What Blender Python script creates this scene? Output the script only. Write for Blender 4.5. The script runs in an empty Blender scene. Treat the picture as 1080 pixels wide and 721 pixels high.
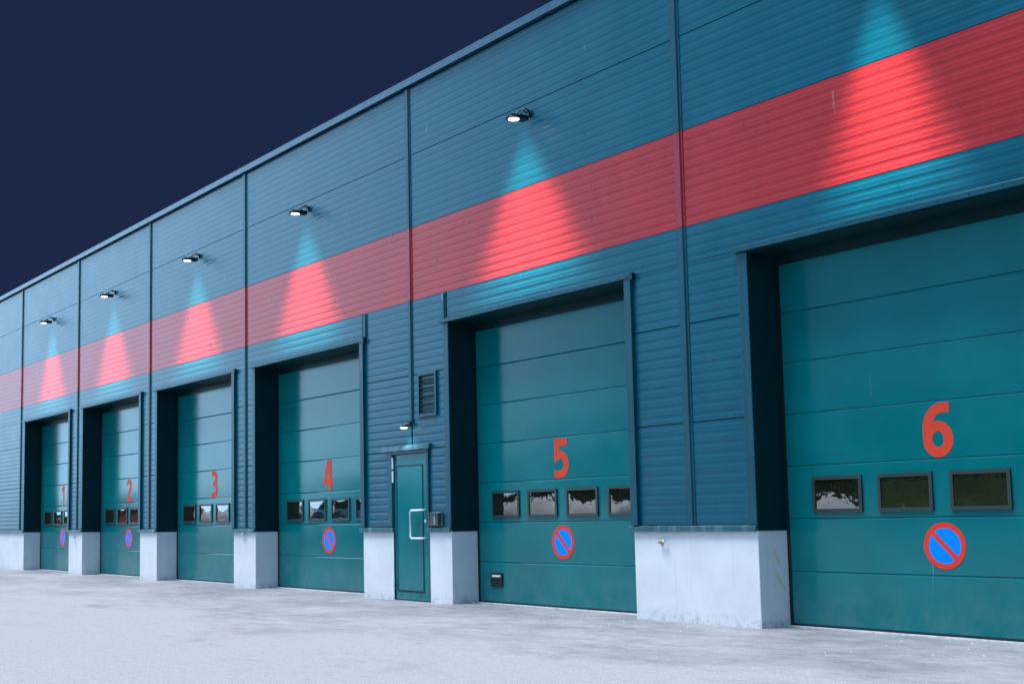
import bpy, bmesh, math, random
from mathutils import Vector
random.seed(7)
R = math.radians
S = bpy.context.scene
COL = S.collection

# ------------------------------------------------------------------ node helpers
def new_mat(name):
    m = bpy.data.materials.new(name); m.use_nodes = True
    nt = m.node_tree
    b = nt.nodes['Principled BSDF']
    return m, nt, b

def N(nt, t, **kw):
    n = nt.nodes.new(t)
    for k, v in kw.items():
        if k.startswith('i_'):
            n.inputs[k[2:].replace('_', ' ')].default_value = v
        else:
            setattr(n, k, v)
    return n

def mix(nt, fac, a, b, blend='MIX'):
    n = nt.nodes.new('ShaderNodeMix'); n.data_type = 'RGBA'; n.blend_type = blend
    for s, v in ((0, fac), (6, a), (7, b)):
        if hasattr(v, 'type') and hasattr(v, 'is_output'):
            nt.links.new(v, n.inputs[s])
        else:
            n.inputs[s].default_value = v if s == 0 else (*v[:3], 1)
    return n.outputs[2]

def ramp(nt, src, stops):
    n = nt.nodes.new('ShaderNodeValToRGB')
    e = n.color_ramp.elements
    while len(e) < len(stops): e.new(.5)
    for el, (p, v) in zip(e, stops):
        el.position = p
        el.color = (v, v, v, 1) if isinstance(v, (int, float)) else (*v, 1)
    nt.links.new(src, n.inputs[0])
    return n.outputs[0]

def noise(nt, vec, scale, detail=4, rough=.55, stretch=None):
    if stretch:
        mp = N(nt, 'ShaderNodeMapping'); mp.inputs['Scale'].default_value = stretch
        nt.links.new(vec, mp.inputs[0]); vec = mp.outputs[0]
    n = N(nt, 'ShaderNodeTexNoise', i_Scale=scale, i_Detail=detail, i_Roughness=rough)
    nt.links.new(vec, n.inputs['Vector'])
    return n.outputs['Fac']

def mathn(nt, op, a, b=None):
    n = N(nt, 'ShaderNodeMath', operation=op)
    for i, v in enumerate((a, b)):
        if v is None: continue
        if hasattr(v, 'is_output'): nt.links.new(v, n.inputs[i])
        else: n.inputs[i].default_value = v
    return n.outputs[0]

def bump(nt, b, h, strength, dist):
    n = N(nt, 'ShaderNodeBump', i_Strength=strength, i_Distance=dist)
    nt.links.new(h, n.inputs['Height'])
    if b.inputs['Normal'].is_linked:
        nt.links.new(b.inputs['Normal'].links[0].from_socket, n.inputs['Normal'])
    nt.links.new(n.outputs[0], b.inputs['Normal'])

def coords(nt):
    # world position: every painted sheet differs from its neighbour
    return N(nt, 'ShaderNodeNewGeometry').outputs['Position']

def paint(name, base, rough, dirt=(.25, .3, .33), dirt_amt=.25, stucco=0, spec=.5, warp=.0, scratch=0, spatter=0):
    m, nt, b = new_mat(name)
    c = coords(nt)
    n1 = noise(nt, c, 1.3, 5, .6)
    n2 = noise(nt, c, 3.0, 5, .65, (2.2, 2.2, .25))          # rain streaks
    col = mix(nt, ramp(nt, n1, [(.3, 0), (.75, 1)]), [x * .9 for x in base], [min(1, x * 1.12) for x in base])
    f = mathn(nt, 'MULTIPLY', ramp(nt, n2, [(.5, 0), (.8, 1)]), dirt_amt)
    col = mix(nt, f, col, dirt)
    if scratch:
        n3 = noise(nt, c, 9, 2, .5, (1.6, 1.6, .11))
        n4 = noise(nt, c, .9, 2, .5)
        k = mathn(nt, 'MULTIPLY', ramp(nt, n3, [(.735, 0), (.75, 1)]), ramp(nt, n4, [(.47, 0), (.57, 1)]))
        col = mix(nt, mathn(nt, 'MULTIPLY', k, scratch), col, (.55, .6, .65))
    if spatter:                                              # dried road spray and salt flecks low on the leaf
        xyz = N(nt, 'ShaderNodeSeparateXYZ'); nt.links.new(c, xyz.inputs[0])
        lo = N(nt, 'ShaderNodeMapRange'); lo.inputs['From Min'].default_value = .75; lo.inputs['From Max'].default_value = .0
        nt.links.new(xyz.outputs[2], lo.inputs[0])
        sp = ramp(nt, noise(nt, c, 34, 2, .5), [(.715, 0), (.74, 1)])
        film = ramp(nt, noise(nt, c, 3.5, 5, .7), [(.42, 0), (.75, .35)])
        col = mix(nt, mathn(nt, 'MULTIPLY', lo.outputs[0], mathn(nt, 'ADD', mathn(nt, 'MULTIPLY', sp, .5), mathn(nt, 'MULTIPLY', film, spatter))), col, (.22, .30, .31))
    nt.links.new(col, b.inputs['Base Color'])
    r = N(nt, 'ShaderNodeMapRange'); r.inputs['To Min'].default_value = rough - .05; r.inputs['To Max'].default_value = rough + .1
    nt.links.new(n1, r.inputs[0]); nt.links.new(r.outputs[0], b.inputs['Roughness'])
    b.inputs['Specular IOR Level'].default_value = spec
    if warp: bump(nt, b, noise(nt, c, 2.2, 2, .5), warp, .02)
    if stucco: bump(nt, b, noise(nt, c, 160, 2, .5), stucco, .0008)
    return m

def plain(name, base, rough, metal=0, spec=.5, grain=0):
    m, nt, b = new_mat(name)
    c = coords(nt)
    n1 = noise(nt, c, 14, 4)
    col = mix(nt, n1, [x * (1 - .18) for x in base], [min(1, x * 1.18) for x in base])
    nt.links.new(col, b.inputs['Base Color'])
    b.inputs['Roughness'].default_value = rough; b.inputs['Metallic'].default_value = metal
    b.inputs['Specular IOR Level'].default_value = spec
    if grain: bump(nt, b, noise(nt, c, 90, 3), grain, .002)
    return m

def emit(name, col, strength):
    m, nt, b = new_mat(name)
    b.inputs['Base Color'].default_value = (.8, .8, .8, 1)
    b.inputs['Emission Color'].default_value = (*col, 1); b.inputs['Emission Strength'].default_value = strength
    return m

TEAL = (.0001, .078, .118)
M = {}
M['wall'] = paint('teal_wall_paint', TEAL, .27, dirt=(.01, .12, .17), dirt_amt=.12, scratch=.4, spec=.3)
M['red'] = paint('red_wall_paint', (.34, .020, .022), .27, dirt=(.40, .06, .07), dirt_amt=.12, scratch=.15, spec=.3)
M['door'] = paint('teal_door_paint', (.0000, .150, .160), .13, dirt=(.04, .17, .19), dirt_amt=.10, stucco=.10, warp=.06, scratch=.12, spec=.34, spatter=.6)
M['trim'] = paint('teal_trim_paint', (.002, .062, .088), .36, dirt=(.08, .18, .22), dirt_amt=.12, scratch=.5, spec=.3)
M['redtrim'] = paint('red_trim_paint', (.26, .008, .014), .36, dirt=(.5, .2, .2), dirt_amt=.1)
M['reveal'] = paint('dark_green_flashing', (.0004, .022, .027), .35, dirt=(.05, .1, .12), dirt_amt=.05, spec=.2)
M['coping'] = paint('pale_coping_paint', (.02, .085, .14), .3, dirt=(.15, .22, .28), dirt_amt=.15)
M['sill'] = paint('weathered_teal_sill', (.01, .085, .105), .36, dirt=(.4, .5, .55), dirt_amt=.5)
M['black'] = plain('black_rubber', (.004, .008, .008), .55, grain=.2)
M['backing'] = plain('dark_backing', (.004, .012, .014), .8)
M['steel'] = plain('brushed_steel', (.72, .74, .76), .32, metal=.7)
M['white'] = plain('white_plastic', (.78, .8, .82), .4)
M['brass'] = plain('weathered_brass', (.42, .26, .08), .45, metal=.4)
M['frame'] = plain('grey_green_window_frame', (.018, .034, .033), .45, grain=.1)
M['lamp'] = plain('black_lamp_housing', (.008, .009, .010), .4)
M['digit'] = plain('red_numeral_film', (.72, .065, .03), .5, spec=.1)
M['sign_red'] = plain('red_sign_film', (.78, .05, .03), .5, spec=.1)
M['sign_blue'] = plain('blue_sign_film', (.0, .25, 1.0), .5, spec=.08)
M['roof'] = plain('grey_roof_felt', (.08, .09, .1), .8)
M['lens'] = emit('lit_lamp_lens', (.97, .98, 1.0), 5)

def glass(name):
    m, nt, b = new_mat(name)
    c = coords(nt)
    b.inputs['Base Color'].default_value = (.010, .014, .008, 1)
    b.inputs['Roughness'].default_value = .035
    b.inputs['IOR'].default_value = 2.6
    bump(nt, b, noise(nt, c, 9, 2, .5), .06, .02)
    return m
M['glass'] = glass('acrylic_window_pane')

def clear():
    m, nt, b = new_mat('clear_plastic_hood')
    b.inputs['Base Color'].default_value = (.80, .93, .96, 1); b.inputs['Roughness'].default_value = .08
    b.inputs['Transmission Weight'].default_value = .95; b.inputs['IOR'].default_value = 1.2
    return m
M['clear'] = clear()

def concrete():
    m, nt, b = new_mat('pale_concrete')
    c = coords(nt)
    n1 = noise(nt, c, 1.6, 6, .6)
    col = mix(nt, ramp(nt, n1, [(.3, 0), (.7, 1)]), (.66, .66, .67), (.78, .78, .78))
    st = noise(nt, c, 2.4, 5, .7, (3.2, 3.2, .10))
    col = mix(nt, mathn(nt, 'MULTIPLY', ramp(nt, st, [(.56, 0), (.8, 1)]), .40), col, (.38, .36, .40))
    sp = noise(nt, c, 26, 3, .6)
    col = mix(nt, mathn(nt, 'MULTIPLY', ramp(nt, sp, [(.66, 0), (.74, 1)]), .25), col, (.33, .32, .31))
    # grime thrown up at the foot and yellow smears, each with a shape of its own
    xyz = N(nt, 'ShaderNodeSeparateXYZ'); nt.links.new(c, xyz.inputs[0])
    foot = N(nt, 'ShaderNodeMapRange'); foot.inputs['From Min'].default_value = .16; foot.inputs['From Max'].default_value = 0
    nt.links.new(xyz.outputs[2], foot.inputs[0])
    g = mathn(nt, 'MULTIPLY', foot.outputs[0], ramp(nt, noise(nt, c, 11, 4, .7), [(.45, 0), (.7, .7)]))
    col = mix(nt, g, col, (.22, .21, .21))
    for (yy, zz, sy, sz, k) in ((.30, .80, .065, .17, .4), (.31, .56, .07, .17, .55), (.23, .47, .06, .02, 0.), (.40, .45, .05, .06, .5)):
        dy = mathn(nt, 'DIVIDE', mathn(nt, 'SUBTRACT', mathn(nt, 'ADD', xyz.outputs[1], mathn(nt, 'MULTIPLY', xyz.outputs[2], k)), yy + k * zz), sy)
        dz = mathn(nt, 'DIVIDE', mathn(nt, 'SUBTRACT', xyz.outputs[2], zz), sz)
        dx = mathn(nt, 'MULTIPLY', mathn(nt, 'ADD', xyz.outputs[0], 10.08), 8)
        d = mathn(nt, 'ADD', mathn(nt, 'ADD', mathn(nt, 'MULTIPLY', dy, dy), mathn(nt, 'MULTIPLY', dz, dz)), mathn(nt, 'MULTIPLY', dx, dx))
        d = mathn(nt, 'ADD', d, mathn(nt, 'MULTIPLY', noise(nt, c, 30, 3, .6), 1.1))
        col = mix(nt, ramp(nt, d, [(.70, .62), (1.15, .0)]), col, (.72, .56, .25))
    nt.links.new(col, b.inputs['Base Color'])
    b.inputs['Roughness'].default_value = .75; b.inputs['Specular IOR Level'].default_value = .3
    bump(nt, b, noise(nt, c, 60, 5, .65), .35, .004)
    return m
M['concrete'] = concrete()

def asphalt():
    m, nt, b = new_mat('pale_worn_asphalt')
    c = coords(nt)
    xyz = N(nt, 'ShaderNodeSeparateXYZ'); nt.links.new(c, xyz.inputs[0])
    n1 = noise(nt, c, .35, 6, .65, (1, 1.6, 1))
    n2 = noise(nt, c, 2.6, 8, .75, (.9, 1.2, 1))
    n3 = noise(nt, c, 70, 3, .7)
    # ground painted darker towards the wall, in place of its shade
    near = N(nt, 'ShaderNodeMapRange'); near.inputs['From Min'].default_value = -6.5; near.inputs['From Max'].default_value = .2
    nt.links.new(xyz.outputs[1], near.inputs[0])
    k = mathn(nt, 'SUBTRACT', mathn(nt, 'ADD', mathn(nt, 'MULTIPLY', n1, .8), mathn(nt, 'MULTIPLY', n2, .7)), mathn(nt, 'MULTIPLY', near.outputs[0], .34))
    f = ramp(nt, k, [(.30, 0), (.66, 1)])
    col = mix(nt, f, (.21, .21, .22), (.60, .585, .60))
    n6 = noise(nt, c, 9, 6, .75, (.8, 1.2, 1))
    col = mix(nt, ramp(nt, n6, [(.38, .2), (.56, 0)]), col, (.2, .2, .21))
    n8 = noise(nt, c, 24, 6, .8)
    col = mix(nt, ramp(nt, n8, [(.36, .35), (.52, 0)]), col, (.15, .15, .16))
    col = mix(nt, ramp(nt, n8, [(.56, 0), (.70, .25)]), col, (.70, .69, .71))
    n7 = noise(nt, c, 1.1, 6, .8, (.8, 1.6, 1))
    col = mix(nt, ramp(nt, n7, [(.54, 0), (.72, .35)]), col, (.62, .61, .63))
    col = mix(nt, ramp(nt, n3, [(.35, .6), (.62, 0)]), col, (.12, .12, .13))
    nt.links.new(col, b.inputs['Base Color'])
    rr = mix(nt, n2, (.48,) * 3, (.75,) * 3)
    nt.links.new(rr, b.inputs['Roughness'])
    b.inputs['Specular IOR Level'].default_value = .45
    bump(nt, b, n3, .8, .008)
    bump(nt, b, n6, .4, .01)
    bump(nt, b, n2, .25, .02)
    return m
M['asphalt'] = asphalt()

# ------------------------------------------------------------------ mesh builder
class MB:
    def __init__(s): s.v, s.f, s.m, s.sm = [], [], [], []
    def poly(s, pts, faces, mi=0, smooth=False):
        o = len(s.v); s.v += [tuple(p) for p in pts]
        for f in faces: s.f.append([i + o for i in f]); s.m.append(mi); s.sm.append(smooth)
    def box(s, x0, x1, y0, y1, z0, z1, mi=0):
        p = [(x, y, z) for z in (z0, z1) for y in (y0, y1) for x in (x0, x1)]
        s.poly(p, [(0, 2, 3, 1), (4, 5, 7, 6), (0, 1, 5, 4), (2, 6, 7, 3), (0, 4, 6, 2), (1, 3, 7, 5)], mi)
    def prism_x(s, prof, x0, x1, mi=0, caps=True, close=True):
        n = len(prof); p = [(x0, y, z) for y, z in prof] + [(x1, y, z) for y, z in prof]
        f = [(i, (i + 1) % n, n + (i + 1) % n, n + i) for i in range(n if close else n - 1)]
        if caps: f += [tuple(range(n))[::-1], tuple(range(n, 2 * n))]
        s.poly(p, f, mi)
    def prism_z(s, prof, z0, z1, mi=0):
        n = len(prof); p = [(x, y, z0) for x, y in prof] + [(x, y, z1) for x, y in prof]
        s.poly(p, [(i, (i + 1) % n, n + (i + 1) % n, n + i) for i in range(n)] + [tuple(range(n))[::-1], tuple(range(n, 2 * n))], mi)
    def prism_y(s, prof, y0, y1, mi=0):
        n = len(prof); p = [(x, y0, z) for x, z in prof] + [(x, y1, z) for x, z in prof]
        s.poly(p, [(i, (i + 1) % n, n + (i + 1) % n, n + i) for i in range(n)] + [tuple(range(n))[::-1], tuple(range(n, 2 * n))], mi)
    def tube(s, pts, r, n=8, mi=0):
        pts = [Vector(p) for p in pts]; rings = []; o = len(s.v); up = Vector((.13, .2, 1))
        for i, p in enumerate(pts):
            d = (pts[min(i + 1, len(pts) - 1)] - pts[max(i - 1, 0)]).normalized()
            a = d.cross(up)
            if a.length < .2: a = d.cross(Vector((1, .1, 0)))
            a.normalize(); b = d.cross(a).normalized()
            for k in range(n):
                t = 2 * math.pi * k / n; q = p + a * math.cos(t) * r + b * math.sin(t) * r; s.v.append(tuple(q))
        for i in range(len(pts) - 1):
            for k in range(n):
                s.f.append([o + i * n + k, o + i * n + (k + 1) % n, o + (i + 1) * n + (k + 1) % n, o + (i + 1) * n + k]); s.m.append(mi); s.sm.append(True)
        s.f.append([o + k for k in range(n)][::-1]); s.m.append(mi); s.sm.append(False)
        s.f.append([o + (len(pts) - 1) * n + k for k in range(n)]); s.m.append(mi); s.sm.append(False)
    def lathe(s, prof, c, n=24, mi=0, axis=(0, 0, 1)):
        # prof: (radius, height) along axis from c
        ax = Vector(axis).normalized(); a = ax.cross(Vector((.3, 1, .2))).normalized(); b = ax.cross(a); o = len(s.v); c = Vector(c)
        for r, h in prof:
            for k in range(n):
                t = 2 * math.pi * k / n; s.v.append(tuple(c + ax * h + (a * math.cos(t) + b * math.sin(t)) * r))
        for i in range(len(prof) - 1):
            for k in range(n):
                s.f.append([o + i * n + k, o + i * n + (k + 1) % n, o + (i + 1) * n + (k + 1) % n, o + (i + 1) * n + k]); s.m.append(mi); s.sm.append(False)
        s.f.append([o + k for k in range(n)][::-1]); s.m.append(mi); s.sm.append(False)
        s.f.append([o + (len(prof) - 1) * n + k for k in range(n)]); s.m.append(mi); s.sm.append(False)
    def build(s, name, mats, parent=None, off=(0, 0, 0), bevel=0, loc=(0, 0, 0)):
        me = bpy.data.meshes.new(name)
        me.from_pydata([(x - off[0], y - off[1], z - off[2]) for x, y, z in s.v], [], s.f)
        for m in (mats if isinstance(mats, (list, tuple)) else [mats]): me.materials.append(m)
        for p, mi, sm in zip(me.polygons, s.m, s.sm): p.material_index = mi; p.use_smooth = sm
        bm = bmesh.new(); bm.from_mesh(me)
        bmesh.ops.recalc_face_normals(bm, faces=bm.faces)
        if bevel:
            es = [e for e in bm.edges if len(e.link_faces) == 2 and e.calc_face_angle(0) > .6]
            bmesh.ops.bevel(bm, geom=es, offset=bevel, segments=2, affect='EDGES', profile=.5)
        bm.to_mesh(me); bm.free(); me.update()
        o = bpy.data.objects.new(name, me); COL.objects.link(o); o.location = loc
        if parent: o.parent = parent
        return o

def tag(o, label=None, cat=None, group=None, kind=None):
    for k, v in (('label', label), ('category', cat), ('group', group), ('kind', kind)):
        if v: o[k] = v
    return o
def empty(name, loc): 
    o = bpy.data.objects.new(name, None); COL.objects.link(o); o.location = loc; o.empty_display_size = .3
    return o

# ------------------------------------------------------------------ layout (metres; x along the wall, y into the building, z up)
DOORS = [-37.640, -32.624, -27.629, -22.664, -16.064, -10.076]      # left edges of the six bays
RIGHTS = [-33.668, -28.638, -23.638, -18.637, -12.084, -6.085]
JOINTS = [-38.05, -33.049, -28.083, -23.091, -17.113, -11.09, -5.05]
XL, XR = -43.05, .97
LIN, SILL, REC = 4.32, 1.10, .50
PIERS = [(XL, -37.640), (-33.668, -32.624), (-28.638, -27.629), (-23.638, -22.664), (-18.637, -17.691), (-16.656, -16.064), (-12.084, -10.076), (-6.085, XR)]
PDX0, PDX1, PDZ = -17.80, -16.63, 2.40                              # person door opening in the cladding

HB = (-20, 0, 0)
H = tag(empty('warehouse', HB), 'long teal warehouse with a red band, six numbered loading doors and pale concrete bases', 'warehouse')
def part(mb, name, mats, bevel=0, label=None, parent=None, off=None):
    o = mb.build(name, mats, parent or H, off or HB, bevel)
    if label: o['label'] = label
    return o

# ---- structural core behind the sheets
c = MB()
for i, (a, b) in enumerate(PIERS):
    c.box(a + .004, b - .004, .055, REC - .012, SILL + .02, LIN - .01)
c.box(XL + .02, XR - .02, .055, REC - .012, LIN - .008, 8.30)
c.box(PDX0 - .3, PDX1 + .3, .16, REC - .012, 0.02, SILL + .05)
part(c, 'core_wall', M['backing'])
r = MB(); r.box(XL, XR, .06, 26, 8.24, 8.34); part(r, 'roof', M['roof'])
r = MB(); r.box(XL, XR, 25.9, 26, 0, 8.22); part(r, 'rear_wall', M['wall'])
for x in (XL, XR):
    r = MB(); r.box(x - .05, x + .05, .06, 25.85, 0, 8.22); part(r, 'side_wall', M['wall'])

# ---- ribbed cladding sheets, one mesh per sheet
PITCH = .12
def rib_sheet(x0, x1, z0, z1, phase):
    prof = []; n0 = math.floor((z0 - phase) / PITCH) - 1; n1 = math.ceil((z1 - phase) / PITCH) + 1
    pts = []
    for n in range(n0, n1 + 1):
        b = phase + n * PITCH
        pts += [(0.0, b), (-.0012, b + .005), (-.0003, b + .010), (.0001, b + .048), (-.0010, b + .052), (.0002, b + .057), (.0022, b + .076), (.0022, b + .094)]
    def at(z):
        for (ya, za), (yb, zb) in zip(pts, pts[1:]):
            if za <= z <= zb: return ya + (yb - ya) * ((z - za) / (zb - za) if zb > za else 0)
        return 0
    prof = [(at(z0), z0)] + [p for p in pts if z0 + .002 < p[1] < z1 - .002] + [(at(z1), z1)]
    mb = MB()
    mb.prism_x([(.05, z0)] + prof + [(.05, z1)], x0, x1, 0, True, True)
    return mb
G = .006
bays = [XL] + JOINTS + [XR]
for a, b in zip(bays, bays[1:]):
    a, b = a + .03, b - .03
    part(rib_sheet(a, b, 7.2 + G, 8.32, 7.2), 'wall_sheet', M['wall'])
    part(rib_sheet(a, b, 6.0 + G, 7.2 - G, 6.0), 'wall_sheet', M['wall'])
    part(rib_sheet(a, b, 4.8 + .002, 6.0 - .002, 4.8), 'red_wall_sheet', M['red'])
# between 4.8 and the lintel, then the piers
def low_sheet(a, b, z0, z1, ph): part(rib_sheet(a, b, z0, z1, ph), 'wall_sheet', M['wall'])
cuts = sorted(JOINTS + [-18.50, -16.17])
full = [XL] + cuts + [XR]
for a, b in zip(full, full[1:]):
    if (a, b) == (-18.50, -17.113) or (a, b) == (-17.113, -16.17): continue
    low_sheet(a + .02, b - .02, LIN + .03, 4.8 - .002, 4.8 - 1.2)
for (a, b) in PIERS:
    js = [j for j in JOINTS if a < j < b]
    if abs(a + 18.637) < .01: segs = [(a, JOINTS[4])]
    elif abs(b + 16.064) < .01: segs = [(JOINTS[4], b)]
    else: e = [a] + js + [b]; segs = list(zip(e, e[1:]))
    for p, q in segs:
        top = 4.8 - .002 if abs(p - JOINTS[4]) < .01 or abs(q - JOINTS[4]) < .01 else LIN + .024
        p, q = p + .02, q - .02
        if abs(p - JOINTS[4]) < .05 or abs(q - JOINTS[4]) < .05:
            low_sheet(p, q, 3.6 + G, top, 3.6)
            low_sheet(p, q, PDZ + G, 3.6 - G, 2.4)
            if q < JOINTS[4] + .05: low_sheet(p, PDX0, SILL + .07, PDZ - G, 1.2)
            else: low_sheet(PDX1, q, SILL + .07, PDZ - G, 1.2)
        else:
            low_sheet(p, q, 3.6 + G, top, 3.6)
            low_sheet(p, q, 2.4 + G, 3.6 - G, 2.4)
            low_sheet(p, q, SILL + .07, 2.4 - G, 1.2)

# ---- joint strips (hat profile) over the sheet joints
def strip(x, z0, z1, w=.15, mat='trim', name='joint_strip', d=.028):
    mb = MB()
    h = w / 2
    mb.prism_z([(x - h, -.001), (x - h, -.008), (x - h * .62, -.008), (x - h * .5, -d), (x + h * .5, -d), (x + h * .62, -.008), (x + h, -.008), (x + h, -.001), (x + h, .04), (x - h, .04)], z0, z1)
    for z in [z0 + .15 + .62 * k for k in range(int((z1 - z0 - .1) / .62) + 1)]:
        for s in (-.8, .8): mb.lathe([(.008, 0), (.006, .004)], (x + h * s, -.008, z), 8, 1, (0, -1, 0))
    part(mb, name, [M[mat], M['black']])
for i, x in enumerate(JOINTS):
    strip(x, 6.003, 8.32)
    strip(x, 4.803, 5.997, mat='redtrim', name='red_joint_strip')
    lo = 2.80 if i == 4 else (SILL + .065)
    strip(x, lo, 4.797, w=.12 if i == 4 else .15)
for x in (-18.50, -16.17):
    strip(x, LIN + .07, 4.78, w=.12)

# ---- coping along the roof edge
cp = MB(); cp.prism_x([(-.075, 8.345), (-.085, 8.45), (-.06, 8.475), (.5, 8.50), (.5, 8.40), (-.05, 8.36), (-.05, 8.345)], XL - .06, XR + .06)
part(cp, 'coping', M['coping'])

# ---- concrete bases, sills, reveals, trims
for k, (a, b) in enumerate(PIERS):
    mb = MB(); mb.box(a, b, .0, REC - .01, -.05, SILL)
    part(mb, 'concrete_base', M['concrete'], .008)
    l = a - .055 if k not in (0, 5) else a - (.03 if k == 5 else 0)
    rr = b + .006 if k != 4 else b + .02
    mb = MB(); mb.prism_x([(-.045, SILL - .012), (-.045, SILL + .048), (-.038, SILL + .056), (.03, SILL + .068), (.03, SILL + .004), (-.035, SILL + .004), (-.038, SILL - .012)], l, rr)
    part(mb, 'sill', M['sill'])
for x0, x1 in zip(DOORS, RIGHTS):
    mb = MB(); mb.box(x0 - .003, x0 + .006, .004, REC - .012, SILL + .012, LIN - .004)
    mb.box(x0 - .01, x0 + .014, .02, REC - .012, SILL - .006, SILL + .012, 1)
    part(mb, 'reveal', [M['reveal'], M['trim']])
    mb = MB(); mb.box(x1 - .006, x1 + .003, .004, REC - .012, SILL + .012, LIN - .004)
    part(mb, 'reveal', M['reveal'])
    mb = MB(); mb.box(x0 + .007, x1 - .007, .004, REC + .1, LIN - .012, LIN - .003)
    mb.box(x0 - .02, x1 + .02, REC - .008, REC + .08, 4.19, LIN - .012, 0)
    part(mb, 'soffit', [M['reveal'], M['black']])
    # corner trims on the wall face
    mb = MB(); mb.box(x0 - .125, x0 + .006, -.016, .003, SILL + .066, LIN - .002); part(mb, 'jamb_trim', M['trim'], .004)
    mb = MB(); mb.box(x1 - .006, x1 + .115, -.05, .003, SILL + .068, LIN - .002); part(mb, 'jamb_trim', M['trim'], .005)
    # lintel drip flashing
    mb = MB(); mb.prism_x([(-.062, LIN - .004), (-.062, LIN + .05), (-.052, LIN + .062), (.01, LIN + .075), (.01, LIN + .0), (-.05, LIN), (-.053, LIN - .004)], x0 - .17, x1 + .12)
    for q in range(12): 
        mb.lathe([(.009, 0), (.006, .005)], (x0 + .1 + q * .345, -.062, LIN + .034), 8, 1, (0, -1, 0))
    mb.box(x1 + .121, x1 + .165, -.062, .0, LIN - .03, LIN + .05, 1)
    part(mb, 'lintel_flashing', [M['trim'], M['black']])
    # threshold in front of the leaf
    mb = MB(); mb.box(x0 + .004, x1 - .004, REC - .05, REC + .2, -.05, .016); part(mb, 'threshold', M['concrete'])

# ---- loading doors: leaf > windows, numeral, no-parking sign, seal
LW = 4.03
def leaf_mesh():
    mb = MB(); zs = [.035, .63, 1.23, 1.83, 2.43, 3.03, 3.62, 4.205]
    for a, b in zip(zs, zs[1:]):
        pr = [(.07, a + .0015), (.009, a + .0015), (.002, a + .003), (0, a + .007)]
        n = 5
        for k in range(1, n):
            pr.append((-.0014 * math.sin(math.pi * k / n), a + .02 + (b - a - .044) * k / n))
        pr += [(0, b - .018), (.0045, b - .009), (.0085, b - .0015), (.07, b - .0015)]
        mb.prism_x(pr, 0, LW)
    mb.box(.01, LW - .01, .03, .06, .03, 4.2)
    return mb
def arc(cx, cy, rx, ry, a0, a1, n=16):
    return [(cx + rx * math.cos(R(a0 + (a1 - a0) * k / n)), cy + ry * math.sin(R(a0 + (a1 - a0) * k / n))) for k in range(n + 1)]
DIG = {
 1: [[(.215, .0), (.215, .57)], [(.20, .512), (.065, .43)]],
 2: [arc(.175, .395, .122, .12, 170, -25, 20) + [(.15, .19), (.085, .085)], [(.035, .052), (.325, .052)]],
 3: [[(.045, .515), (.15, .515)] + arc(.165, .405, .118, .11, 90, -80, 16) + [(.11, .292)], [(.11, .292)] + arc(.165, .175, .128, .118, 85, -90, 16) + [(.035, .057)]],
 4: [[(.19, .57), (.062, .20), (.062, .165), (.345, .165)], [(.235, 0), (.235, .57)]],
 5: [[(.315, .515), (.105, .515), (.095, .31), (.14, .332)] + arc(.165, .197, .13, .14, 85, -90, 18) + [(.035, .057)]],
 6: [[(.315, .515), (.235, .515)] + arc(.235, .30, .18, .215, 95, 180, 12) + [(.055, .19)] + arc(.175, .19, .12, .135, 185, 520, 34)],
}
def numeral(mb, d, cx, z0, y, t=.108):
    h = t / 2; lift = 0
    for path in DIG[d]:
        P = [path[0]]
        for q in path[1:]:
            if (q[0] - P[-1][0]) ** 2 + (q[1] - P[-1][1]) ** 2 > 1e-6: P.append(q)
        L, Rr = [], []
        for i, p in enumerate(P):
            dirs = []
            if i: v = Vector(p) - Vector(P[i - 1]); dirs.append(v.normalized())
            if i < len(P) - 1: v = Vector(P[i + 1]) - Vector(p); dirs.append(v.normalized())
            d0 = sum(dirs, Vector((0, 0)))
            d0 = d0.normalized() if d0.length > 1e-4 else dirs[0]
            nrm = Vector((-d0.y, d0.x)); cosang = max(.5, nrm.dot(Vector((-dirs[0].y, dirs[0].x))))
            off = nrm * h / cosang
            L.append(Vector(p) + off); Rr.append(Vector(p) - off)
        pts, fs = [], []
        for i in range(len(P)):
            yy = y - .0012 - lift - .0006 * i / len(P)
            for q in (L[i], Rr[i]): pts.append((cx - .18 + q.x, yy, z0 + q.y))
        fs = [(2 * i, 2 * i + 1, 2 * i + 3, 2 * i + 2) for i in range(len(P) - 1)]
        mb.poly(pts, fs, 0); lift += .0011
BULGE = {1: .0025, 2: .0025, 3: .006, 4: .0045, 5: .0030, 6: .0008}
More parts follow.
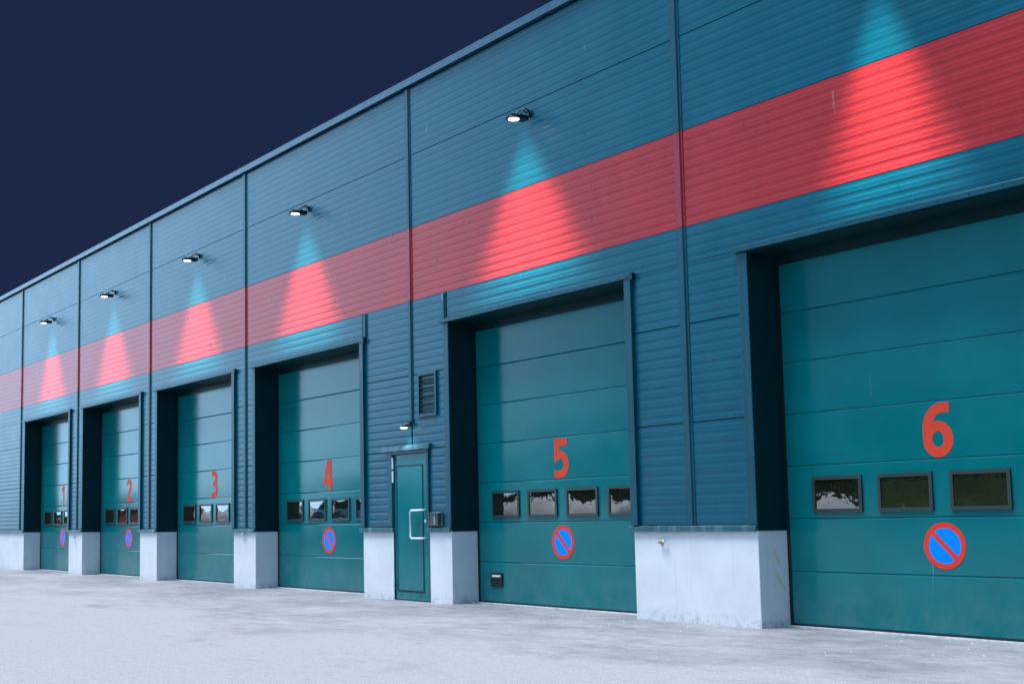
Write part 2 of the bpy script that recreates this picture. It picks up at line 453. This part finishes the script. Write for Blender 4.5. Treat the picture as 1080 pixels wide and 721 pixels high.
for n, (x0, x1) in enumerate(zip(DOORS, RIGHTS), 1):
    base = (x0 - .01, REC, 0)
    word = ['one', 'two', 'three', 'four', 'five', 'six'][n - 1]
    leaf = leaf_mesh().build('loading_door', M['door'], H, (0, 0, 0), 0, (base[0] - HB[0], base[1], 0))
    leaf['label'] = 'teal sectional loading door marked with a red %d' % n
    q = MB(); q.box(.01, .045, -.012, .0, .03, 4.2); q.box(.046, LW - .02, -.010, .05, .006, .036)
    q.build('rubber_seal', M['black'], leaf)
    for w in range(4):
        a = .40 + w * .8625; b = a + .66; z0, z1 = 1.295, 1.695; t = .038
        mb = MB()
        for (p, q_, r_, s_) in ((a, b, z0, z0 + t), (a, b, z1 - t, z1), (a, a + t, z0 + t, z1 - t), (b - t, b, z0 + t, z1 - t)):
            mb.box(p, q_, -.026, .002, r_, s_, 0)
        # bowed acrylic pane
        nx, nz = 20, 14; o = len(mb.v); bl = BULGE[n] * (1 + .25 * math.sin(n * 3 + w * 2.1)); tx = .002 * math.sin(w * 1.7 + n); tz = -.0006 + .0005 * math.cos(w * 2.3 + n * 1.3)
        for j in range(nz + 1):
            for i in range(nx + 1):
                u, v = 2 * i / nx - 1, 2 * j / nz - 1
                y = -.013 - bl * ((1 - u * u) * (1 - v * v)) ** .8 * .9 + tx * u + tz * v
                mb.v.append((a + t - .002 + (b - a - 2 * t + .004) * i / nx, y, z0 + t - .002 + (z1 - z0 - 2 * t + .004) * j / nz))
        for j in range(nz):
            for i in range(nx):
                k = o + j * (nx + 1) + i; mb.f.append([k, k + 1, k + nx + 2, k + nx + 1]); mb.m.append(1); mb.sm.append(True)
        mb.box(a + t * .5, b - t * .5, .0, .004, z0 + t * .5, z1 - t * .5, 2) if False else None
        mb.build('window', [M['frame'], M['glass']], leaf)
    mb = MB(); numeral(mb, n, 2.015, 1.838, -.0018)
    o = mb.build('numeral', M['digit'], leaf); o['label'] = 'red numeral %d' % n
    if n != 3:
        mb = MB(); cx, cz, yy = 2.02, .935, -.004
        mb.lathe([(.186, 0), (.186, .0008)], (cx, yy, cz), 48, 0, (0, -1, 0))
        ring = []; 
        for k in range(48):
            t = 2 * math.pi * k / 48
            for rad in (.184, .240): ring.append((cx + rad * math.cos(t), yy - .0012, cz + rad * math.sin(t)))
        mb.poly(ring, [(2 * k, 2 * k + 1, (2 * k + 3) % 96, (2 * k + 2) % 96) for k in range(48)], 1)
        d = Vector((1, 0, -1)).normalized(); e = Vector((1, 0, 1)).normalized(); cc = Vector((cx, yy - .0018, cz))
        mb.poly([cc - d * .20 - e * .026, cc + d * .20 - e * .026, cc + d * .20 + e * .026, cc - d * .20 + e * .026], [(0, 1, 2, 3)], 1)
        mb.build('no_parking_sign', [M['sign_blue'], M['sign_red']], leaf)
    if n == 5:
        mb = MB(); mb.box(.33, .62, -.022, .0, .27, .47, 0); mb.box(.37, .58, -.026, -.022, .405, .44, 1); mb.box(.37, .58, -.026, -.022, .285, .30, 2)
        mb.build('lock_box', [M['black'], M['white'], M['frame']], leaf, bevel=.003)

# ---- person door in its frame
DB = (-17.72, .0, 0)
def dpart(mb, name, mats, bevel=0, parent=None):
    o = mb.build(name, mats, parent, DB, bevel); return o
mb = MB(); mb.box(-17.685, -16.70, .02, .07, .012, 2.335)
# sunk field with a rebate round it
door = mb.build('personnel_door', M['door'], H, DB, .004, (DB[0] - HB[0], DB[1], 0)); door['label'] = 'narrow teal steel door with a long pull handle'
mb = MB()
mb.box(-17.61, -17.59, .012, .021, .14, 2.16); mb.box(-16.87, -16.85, .012, .021, .14, 2.16)
mb.box(-17.59, -16.87, .012, .021, 2.14, 2.16); mb.box(-17.59, -16.87, .012, .021, .14, .16)
mb.box(-17.585, -16.875, .014, .0205, .165, 2.135, 1)
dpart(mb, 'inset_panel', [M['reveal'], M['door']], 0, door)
mb = MB(); mb.box(-17.80, -17.69, -.03, .06, SILL + .07, 2.39); mb.box(-17.69, -17.68, -.004, .06, .0, SILL + .07)
mb.box(-16.695, -16.63, -.03, .06, SILL + .07, 2.39); mb.box(-16.695, -16.655, .004, .06, .0, SILL + .07); mb.box(-17.69, -16.695, -.028, .06, 2.34, 2.39)
mb.box(-16.66, -16.625, -.034, -.028, SILL + .08, 2.39, 1)
dpart(mb, 'door_frame', [M['trim'], M['black']], .003, door)
mb = MB(); mb.prism_x([(-.06, 2.395), (-.06, 2.455), (.0, 2.475), (.0, 2.395)], -17.97, -16.57)
for q in range(5): mb.lathe([(.008, 0), (.006, .004)], (-17.85 + q * .29, -.06, 2.425), 8, 1, (0, -1, 0))
dpart(mb, 'door_hood', [M['sill'], M['black']], 0, door)
mb = MB(); hx = -16.79
pts = [(hx, .02, 1.43), (hx, -.06, 1.43), (hx - .03, -.075, 1.43), (hx - .27, -.075, 1.43), (hx - .30, -.075, 1.40), (hx - .30, -.075, 1.02), (hx - .27, -.075, .99), (hx - .03, -.075, .99), (hx, -.06, .99), (hx, .02, .99)]
mb.tube(pts, .016, 10); dpart(mb, 'pull_handle', M['white'], 0, door)
mb = MB(); mb.lathe([(.026, 0), (.026, .008), (.016, .012), (.016, .02)], (-16.79, .02, 1.26), 16, 0, (0, -1, 0)); dpart(mb, 'lock_cylinder', M['steel'], 0, door)
for z in (2.20, 1.98, .25):
    mb = MB(); mb.lathe([(.015, 0), (.015, .19)], (-17.685, -.012, z - .09), 10); dpart(mb, 'hinge', M['white'], 0, door)
mb = MB()
for x in (-17.52, -16.95): mb.lathe([(.014, 0), (.010, .006)], (x, .02, .09), 10, 0, (0, -1, 0))
dpart(mb, 'bottom_bolt', M['black'], 0, door)

# ---- louvred vent beside it
mb = MB(); a, b, z0, z1 = -16.90, -16.38, 2.90, 3.60
for p in ((a, b, z0, z0 + .045), (a, b, z1 - .045, z1), (a, a + .045, z0 + .045, z1 - .045), (b - .045, b, z0 + .045, z1 - .045)): mb.box(p[0], p[1], -.035, .02, p[2], p[3], 0)
mb.box(a + .03, b - .03, .0, .012, z0 + .03, z1 - .03, 1)
for k in range(9):
    z = z0 + .062 + k * .066
    mb.prism_x([(-.030, z), (-.028, z - .006), (-.003, z + .006), (-.005, z + .010)], a + .045, b - .045, 2)
part(mb, 'louvre_vent', [M['trim'], M['black'], M['trim']])

# ---- short pipe stubs poking out of the concrete bases
for x, z, k in ((-11.60, .96, 0), (-33.18, .97, 1), (-23.19, 1.045, 2)):
    mb = MB()
    mb.lathe([(.028, 0), (.028, .012), (.012, .014), (.012, .06)], (x, .0, z), 12, 0, (0, -1, 0))
    mb.tube([(x, -.05, z), (x + .03, -.055, z + .006), (x + .075, -.055, z + .012)], .014, 8, 0 if k == 0 else 1)
    mb.lathe([(.02, 0), (.02, .04)], (x + .07, -.055, z + .012), 10, 1, (1, 0, .15))
    part(mb, 'drain_spout', [M['brass'] if k < 2 else M['white'], M['steel']])

# ------------------------------------------------------------------ fixtures hung on the wall
FL = [(-35.10, 'leftmost, above door 1'), (-30.32, ''), (-25.28, ''), (-20.42, ''), (-13.95, ''), (-8.02, '')]
FLAB = ['black floodlight with lit lens high on the wall above loading door 1',
        'black floodlight with lit lens high on the wall above loading door 2',
        'black floodlight with lit lens high on the wall above loading door 3',
        'black floodlight with lit lens high on the wall above loading door 4',
        'largest black floodlight in view with lit lens above loading door 5',
        'black floodlight above loading door 6 by the top edge, lighting the red band']
FZ = 7.03
def flood_meshes():
    out = []
    mb = MB(); mb.lathe([(.06, 0), (.06, .012), (.03, .02)], (0, .0, 0), 16, 0, (0, -1, 0)); mb.box(-.03, .03, -.04, -.01, -.06, .05)
    for s in (-1, 1):
        pts = [(s * .03, -.02, .0), (s * .04, -.07, .05), (s * .07, -.12, .055), (s * .10, -.20, -.01), (s * .125, -.29, -.11)]
        mb.tube(pts, .012, 6)
    out.append(('bracket', mb, M['lamp']))
    mb = MB(); mb.lathe([(.06, .036), (.095, .030), (.125, .014), (.130, 0.0), (.120, -.012)], (0, -.31, -.13), 24)
    mb.box(-.07, .07, -.22, -.075, -.135, -.06)
    for k in range(-3, 4): mb.box(k * .024 - .004, k * .024 + .004, -.40, -.22, -.105, -.075)
    out.append(('housing', mb, M['lamp']))
    mb = MB(); mb.lathe([(.086, -.013), (.082, -.019), (.05, -.024), (.01, -.025)], (0, -.31, -.13), 24)
    out.append(('lens', mb, M['lens']))
    return out
WASH = {}
def wash_lamp(fan, power):
    # asymmetric wall-washer: its reflector throws more light the farther down the wall a ray lands, in a widening fan
    if (fan, power) in WASH: return WASH[(fan, power)]
    L = bpy.data.lights.new('floodlight_beam', 'POINT'); L.energy = 1.0; L.shadow_soft_size = .03; L.use_nodes = True
    nt = L.node_tree; em = nt.nodes['Emission']; em.inputs['Color'].default_value = (1.0, .94, .84, 1)
    sp = N(nt, 'ShaderNodeSeparateXYZ'); nt.links.new(N(nt, 'ShaderNodeNewGeometry').outputs['Incoming'], sp.inputs[0])
    dx, dy, dz = sp.outputs
    D = .352; m = lambda op, a, b=None: mathn(nt, op, a, b)
    dyc = m('MAXIMUM', dy, .035)
    t = m('DIVIDE', D, dyc)
    s_ = m('MULTIPLY', t, m('MULTIPLY', dz, -1)); x_ = m('ABSOLUTE', m('ADD', m('MULTIPLY', t, dx), .14))
    wdt = m('ADD', m('MULTIPLY', s_, .54 * fan), .13)
    def sm(v, a, b):
        r = N(nt, 'ShaderNodeMapRange', interpolation_type='SMOOTHSTEP'); r.inputs['From Min'].default_value = a; r.inputs['From Max'].default_value = b
        nt.links.new(v, r.inputs[0]); return r.outputs[0]
    e_ = m('MULTIPLY', sm(m('DIVIDE', x_, m('MAXIMUM', wdt, .05)), 1.30, .18), m('MULTIPLY', sm(s_, -.1, .75), sm(s_, 3.05, 2.15)))
    I = m('MULTIPLY', e_, m('DIVIDE', D * D, m('POWER', dyc, 3.0)))
    nt.links.new(m('MULTIPLY', I, power), em.inputs['Strength'])
    WASH[(fan, power)] = L; return L
FM = None
for i, (x, _) in enumerate(FL):
    e = tag(empty('floodlight', (x, -.012, FZ)), FLAB[i], 'floodlight', 'floodlights along the wall'); e.scale = (.88, .94, .88)
    if FM is None:
        FM = [mb.build(nm, mt, e) for nm, mb, mt in flood_meshes()]
    else:
        for o in FM:
            c2 = o.copy(); COL.objects.link(c2); c2.parent = e
    lo = bpy.data.objects.new('floodlight_beam', wash_lamp(.62 if i == 5 else 1.0, 88 if i == 5 else 112)); COL.objects.link(lo); lo.parent = e; lo.location = (0, -.34, -.17)

w = tag(empty('wall_lamp', (-17.113, -.028, 2.80)), 'small lit lamp at the foot of the thin strip above the personnel door', 'lamp')
mb = MB(); mb.box(-.03, .03, -.04, .0, -.03, .05); mb.tube([(0, -.03, -.01), (0, -.08, -.012), (0, -.12, -.02)], .014, 8); mb.build('bracket', M['lamp'], w)
mb = MB(); mb.lathe([(.03, .03), (.055, .02), (.065, 0), (.06, -.006)], (0, -.13, -.045), 20); mb.build('housing', M['lamp'], w)
mb = MB(); mb.lathe([(.058, -.006), (.052, -.018), (.03, -.026), (.01, -.028)], (0, -.13, -.045), 20); mb.build('lens', M['lens'], w)
L = bpy.data.lights.new('wall_lamp_glow', 'SPOT'); L.energy = 18; L.color = (.92, .97, 1); L.spot_size = R(120); L.spot_blend = .8; L.shadow_soft_size = .06
lo = bpy.data.objects.new('wall_lamp_glow', L); COL.objects.link(lo); lo.parent = w; lo.location = (0, -.13, -.095)

k = tag(empty('entry_keypad', (-16.43, -.012, 1.165)), 'clear plastic box over a keypad beside the narrow door, just above the sill', 'keypad')
mb = MB(); mb.box(-.155, .155, -.012, .0, .012, .225); mb.build('back_plate', M['trim'], k, bevel=.003)
mb = MB(); mb.box(-.02, .07, -.055, -.012, .03, .19); mb.box(-.012, .028, -.060, -.055, .04, .18, 1); mb.build('reader', [M['black'], M['steel']], k, bevel=.003)
mb = MB(); mb.box(-.15, .15, -.085, -.079, .02, .20); mb.box(-.15, -.144, -.079, -.013, .02, .20); mb.box(.144, .15, -.079, -.013, .02, .20); mb.prism_x([(-.10, .20), (-.10, .208), (-.013, .232), (-.013, .22)], -.156, .156); mb.build('hood', M['clear'], k)

# ------------------------------------------------------------------ ground
g = MB(); g.box(-700, 500, -700, 700, -.6, 0)
tag(g.build('yard', M['asphalt']), kind='structure')
# ---- grit, salt crumbs and leaf scraps along the foot of the wall
db = MB()
for _ in range(300):
    x = random.uniform(-38, -5); y = -abs(random.gauss(0, .9)) - .05
    if random.random() < .35:
        j = random.randrange(6); x = random.uniform(DOORS[j] + .1, RIGHTS[j] - .1); y = random.uniform(0, .42)
    s = random.uniform(.004, .013); a = random.random() * 6; n = 5
    ring = [(x + s * math.cos(a + t * 6.283 / n) * random.uniform(.6, 1.3), y + s * math.sin(a + t * 6.283 / n) * random.uniform(.6, 1.3), .001) for t in range(n)]
    top = (x, y, s * random.uniform(.4, .9))
    db.poly(ring + [top], [(t, (t + 1) % n, n) for t in range(n)], 0 if random.random() < .8 else 1)
tag(db.build('grit', [plain('pale_salt_crumbs', (.72, .72, .72), .7), plain('brown_leaf_scraps', (.28, .13, .06), .7)]), 'pale crumbs of salt and grit scattered along the foot of the wall', 'grit', kind='stuff')

# ------------------------------------------------------------------ across the yard: the dark tree belt the doors and panes mirror
tb = MB()
def crest(x): return (2.3 + 3.6 * max(0, min(1, (x + 95) / 40))) * (1 + .12 * math.sin(x * .31) + .08 * math.sin(x * .83 + 1) + .05 * math.sin(x * 2.1))
xs = [-200 + .5 * k for k in range(540)]
for xa, xb in zip(xs, xs[1:]):
    ya, yb = -38 + .7 * math.sin(xa * .9), -38 + .7 * math.sin(xb * .9)
    tb.poly([(xa, ya, 0), (xb, yb, 0), (xb, yb - .6, crest(xb)), (xa, ya - .6, crest(xa)), (xb, yb - 2.5, 0), (xa, ya - 2.5, 0)], [(0, 1, 2, 3), (3, 2, 4, 5)])
for _ in range(5000):
    x = random.uniform(-190, 60); z = crest(x) * (.25 + .85 * random.random() ** .6); y = -37.6 + random.gauss(0, .8)
    s = random.uniform(.25, .7); d1 = Vector((random.gauss(0, 1), random.gauss(0, 1), random.gauss(0, 1))).normalized(); d2 = d1.cross(Vector((random.gauss(0, 1), random.gauss(0, 1), random.gauss(0, 1)))).normalized()
    p = Vector((x, y, z)); tb.poly([p - d1 * s, p + d2 * s * .6, p + d1 * s, p - d2 * s * .6], [(0, 1, 2, 3)])
tag(tb.build('tree_belt', plain('dark_foliage', (.008, .018, .006), .9, spec=.05)), 'dark belt of trees across the yard, mirrored in the panes', 'trees', kind='stuff')

# ---- parked vans across the yard, seen in the photograph only as bright shapes mirrored in the door panes
def van(x, y, rz, colour, label, sc=1.35):
    e = tag(empty('parked_van', (x, y, 0)), label, 'van', 'vans parked across the yard'); e.rotation_euler = (0, 0, rz); e.scale = (sc, sc, sc)
    pm, gm, bm_, hm = plain('van_paint_' + label.split()[0], colour, .35), M['glass'], M['black'], M['white']
    W_ = .95
    # nose points to +x
    prof = [(-2.5, .35), (2.45, .35), (2.5, .75), (2.40, 1.05), (1.55, 1.20), (.95, 1.92), (.70, 2.02), (-2.42, 2.05), (-2.5, 1.9)]
    mb = MB(); mb.prism_y(prof, -W_, W_); mb.build('body', pm, e, bevel=.05)
    mb = MB(); mb.poly([(1.57, -.80, 1.225), (1.57, .80, 1.225), (1.02, .72, 1.89), (1.02, -.72, 1.89)], [(0, 1, 2, 3)]); 
    mb.v = [(a + .03, b_, c_ + .02) for a, b_, c_ in mb.v]; mb.build('windscreen', gm, e)
    for s in (-1, 1):
        mb = MB(); mb.prism_y([(1.35, 1.25), (.92, 1.80), (.10, 1.80), (.10, 1.22)], s * W_, s * (W_ + .006)); mb.build('side_window', gm, e)
        mb = MB(); mb.box(2.40, 2.50, s * .80 - .13, s * .80 + .13, .80, .98); mb.build('headlight', hm, e, bevel=.02)
        for px in (-1.6, 1.6):
            mb = MB(); mb.lathe([(.20, -.03), (.33, -.02), (.35, .06), (.35, .16), (.33, .22), (.2, .23), (.19, .20)], (px, s * (W_ - .15) if s > 0 else -(W_ - .15), .35), 24, 0, (0, s, 0)); mb.build('wheel', bm_, e)
    mb = MB(); mb.box(2.44, 2.54, -.85, .85, .36, .58); mb.build('bumper', bm_, e, bevel=.02)
    return e
van(-36.9, -11.0, R(66), (.02, .20, .36), 'blue van parked across the yard, mirrored in the panes of door 4')
van(-62.4, -11.5, R(66), (.55, .05, .03), 'red van parked across the yard, mirrored in the panes of door 1')
# unseen snow heap added across the yard for white reflections in the panes
sb = MB(); nx, ny = 150, 16; X0, X1 = -64.0, -20.5
for j in range(ny + 1):
    for i in range(nx + 1):
        x = X0 + (X1 - X0) * i / nx; v = j / ny
        h = 1.75 + .22 * math.sin(x * .9) + .16 * math.sin(x * 2.3 + 1) + .08 * math.sin(x * 5.1)
        h *= min(1, (X1 - x) / 1.5, (x - X0) / 1.5) ** .6 if X0 < x < X1 else 0
        prof = math.sin(math.pi * v) ** .8
        sb.v.append((x + random.uniform(-.05, .05), -17.5 + 5.0 * v + .3 * math.sin(x * 1.3) + random.uniform(-.05, .05), h * prof + (random.uniform(-.05, .06) if 0 < j < ny else -.05)))
for j in range(ny):
    for i in range(nx):
        k = j * (nx + 1) + i; sb.f.append([k, k + 1, k + nx + 2, k + nx + 1]); sb.m.append(0); sb.sm.append(True)
tag(sb.build('added_snow_bank', plain('added_snow', (.82, .84, .86), .8, grain=.5)), 'low unseen heap of snow across the yard, added to whiten the pane reflections', 'snow', kind='stuff')

# ------------------------------------------------------------------ sky and sun
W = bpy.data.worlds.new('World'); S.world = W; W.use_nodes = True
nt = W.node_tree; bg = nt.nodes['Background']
SUN_EL, SUN_AZ = R(70), R(205)          # azimuth clockwise from +y
sky = N(nt, 'ShaderNodeTexSky', sky_type='NISHITA'); sky.sun_disc = False; sky.sun_elevation = SUN_EL; sky.sun_rotation = SUN_AZ
sky.air_density = 1.2; sky.dust_density = 1.0; sky.ozone_density = 2.0
tc = N(nt, 'ShaderNodeTexCoord'); sx = N(nt, 'ShaderNodeSeparateXYZ'); nt.links.new(tc.outputs['Generated'], sx.inputs[0])
# glow added over the yard to light the facade, night blue behind the roof
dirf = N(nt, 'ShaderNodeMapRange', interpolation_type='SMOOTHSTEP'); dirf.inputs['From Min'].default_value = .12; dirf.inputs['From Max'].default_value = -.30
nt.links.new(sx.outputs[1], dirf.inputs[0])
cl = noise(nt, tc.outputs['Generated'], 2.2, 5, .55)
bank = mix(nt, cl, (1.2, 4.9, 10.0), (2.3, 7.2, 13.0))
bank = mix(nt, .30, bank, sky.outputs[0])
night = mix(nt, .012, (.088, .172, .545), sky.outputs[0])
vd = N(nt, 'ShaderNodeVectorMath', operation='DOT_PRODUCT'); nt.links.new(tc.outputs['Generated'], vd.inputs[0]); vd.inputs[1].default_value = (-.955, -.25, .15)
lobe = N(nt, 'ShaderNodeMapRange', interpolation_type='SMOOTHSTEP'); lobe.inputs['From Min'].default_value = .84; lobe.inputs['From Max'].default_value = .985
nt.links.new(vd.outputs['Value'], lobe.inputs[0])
bank = mix(nt, lobe.outputs[0], bank, (19.0, 30.0, 42.0))  # extra glow added far left to brighten grazing reflections on wall and doors
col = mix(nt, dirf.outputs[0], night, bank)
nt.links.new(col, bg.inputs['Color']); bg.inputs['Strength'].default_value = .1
sl = bpy.data.lights.new('sun', 'SUN'); sl.energy = 4.8; sl.angle = R(28); sl.color = (.94, .95, 1.0)
so = bpy.data.objects.new('sun', sl); COL.objects.link(so)
dv = Vector((math.sin(SUN_AZ) * math.cos(SUN_EL), math.cos(SUN_AZ) * math.cos(SUN_EL), math.sin(SUN_EL)))
so.rotation_euler = dv.to_track_quat('Z', 'Y').to_euler()

# ------------------------------------------------------------------ camera (solved from the photograph's vanishing lines)
from mathutils import Matrix
cd = bpy.data.cameras.new('camera'); co = bpy.data.objects.new('camera', cd); COL.objects.link(co)
rt = Vector((.54303907, .83960648, -.01302025)); up = Vector((.08989604, -.04271223, .99503486)); fw = Vector((-.83488159, .54151327, .09867171))
m = Matrix((rt, up, -fw)).transposed().to_4x4(); m.translation = Vector((0, -11.42143745, 1.24566081)); co.matrix_world = m
cd.sensor_fit = 'HORIZONTAL'; cd.sensor_width = 36; cd.lens = 1355.7723 / 1080 * 36
cd.shift_x = (540 - 416.3255) / 1080; cd.shift_y = (416.0735 - 360.5) / 1080
cd.clip_start = .1; cd.clip_end = 3000
S.camera = co
S.render.engine = 'CYCLES'
S.view_settings.view_transform = 'Standard'; S.view_settings.look = 'None'; S.view_settings.exposure = 0; S.view_settings.gamma = 1
S.cycles.max_bounces = 6; S.cycles.caustics_reflective = False; S.cycles.caustics_refractive = False; S.cycles.sample_clamp_indirect = 4
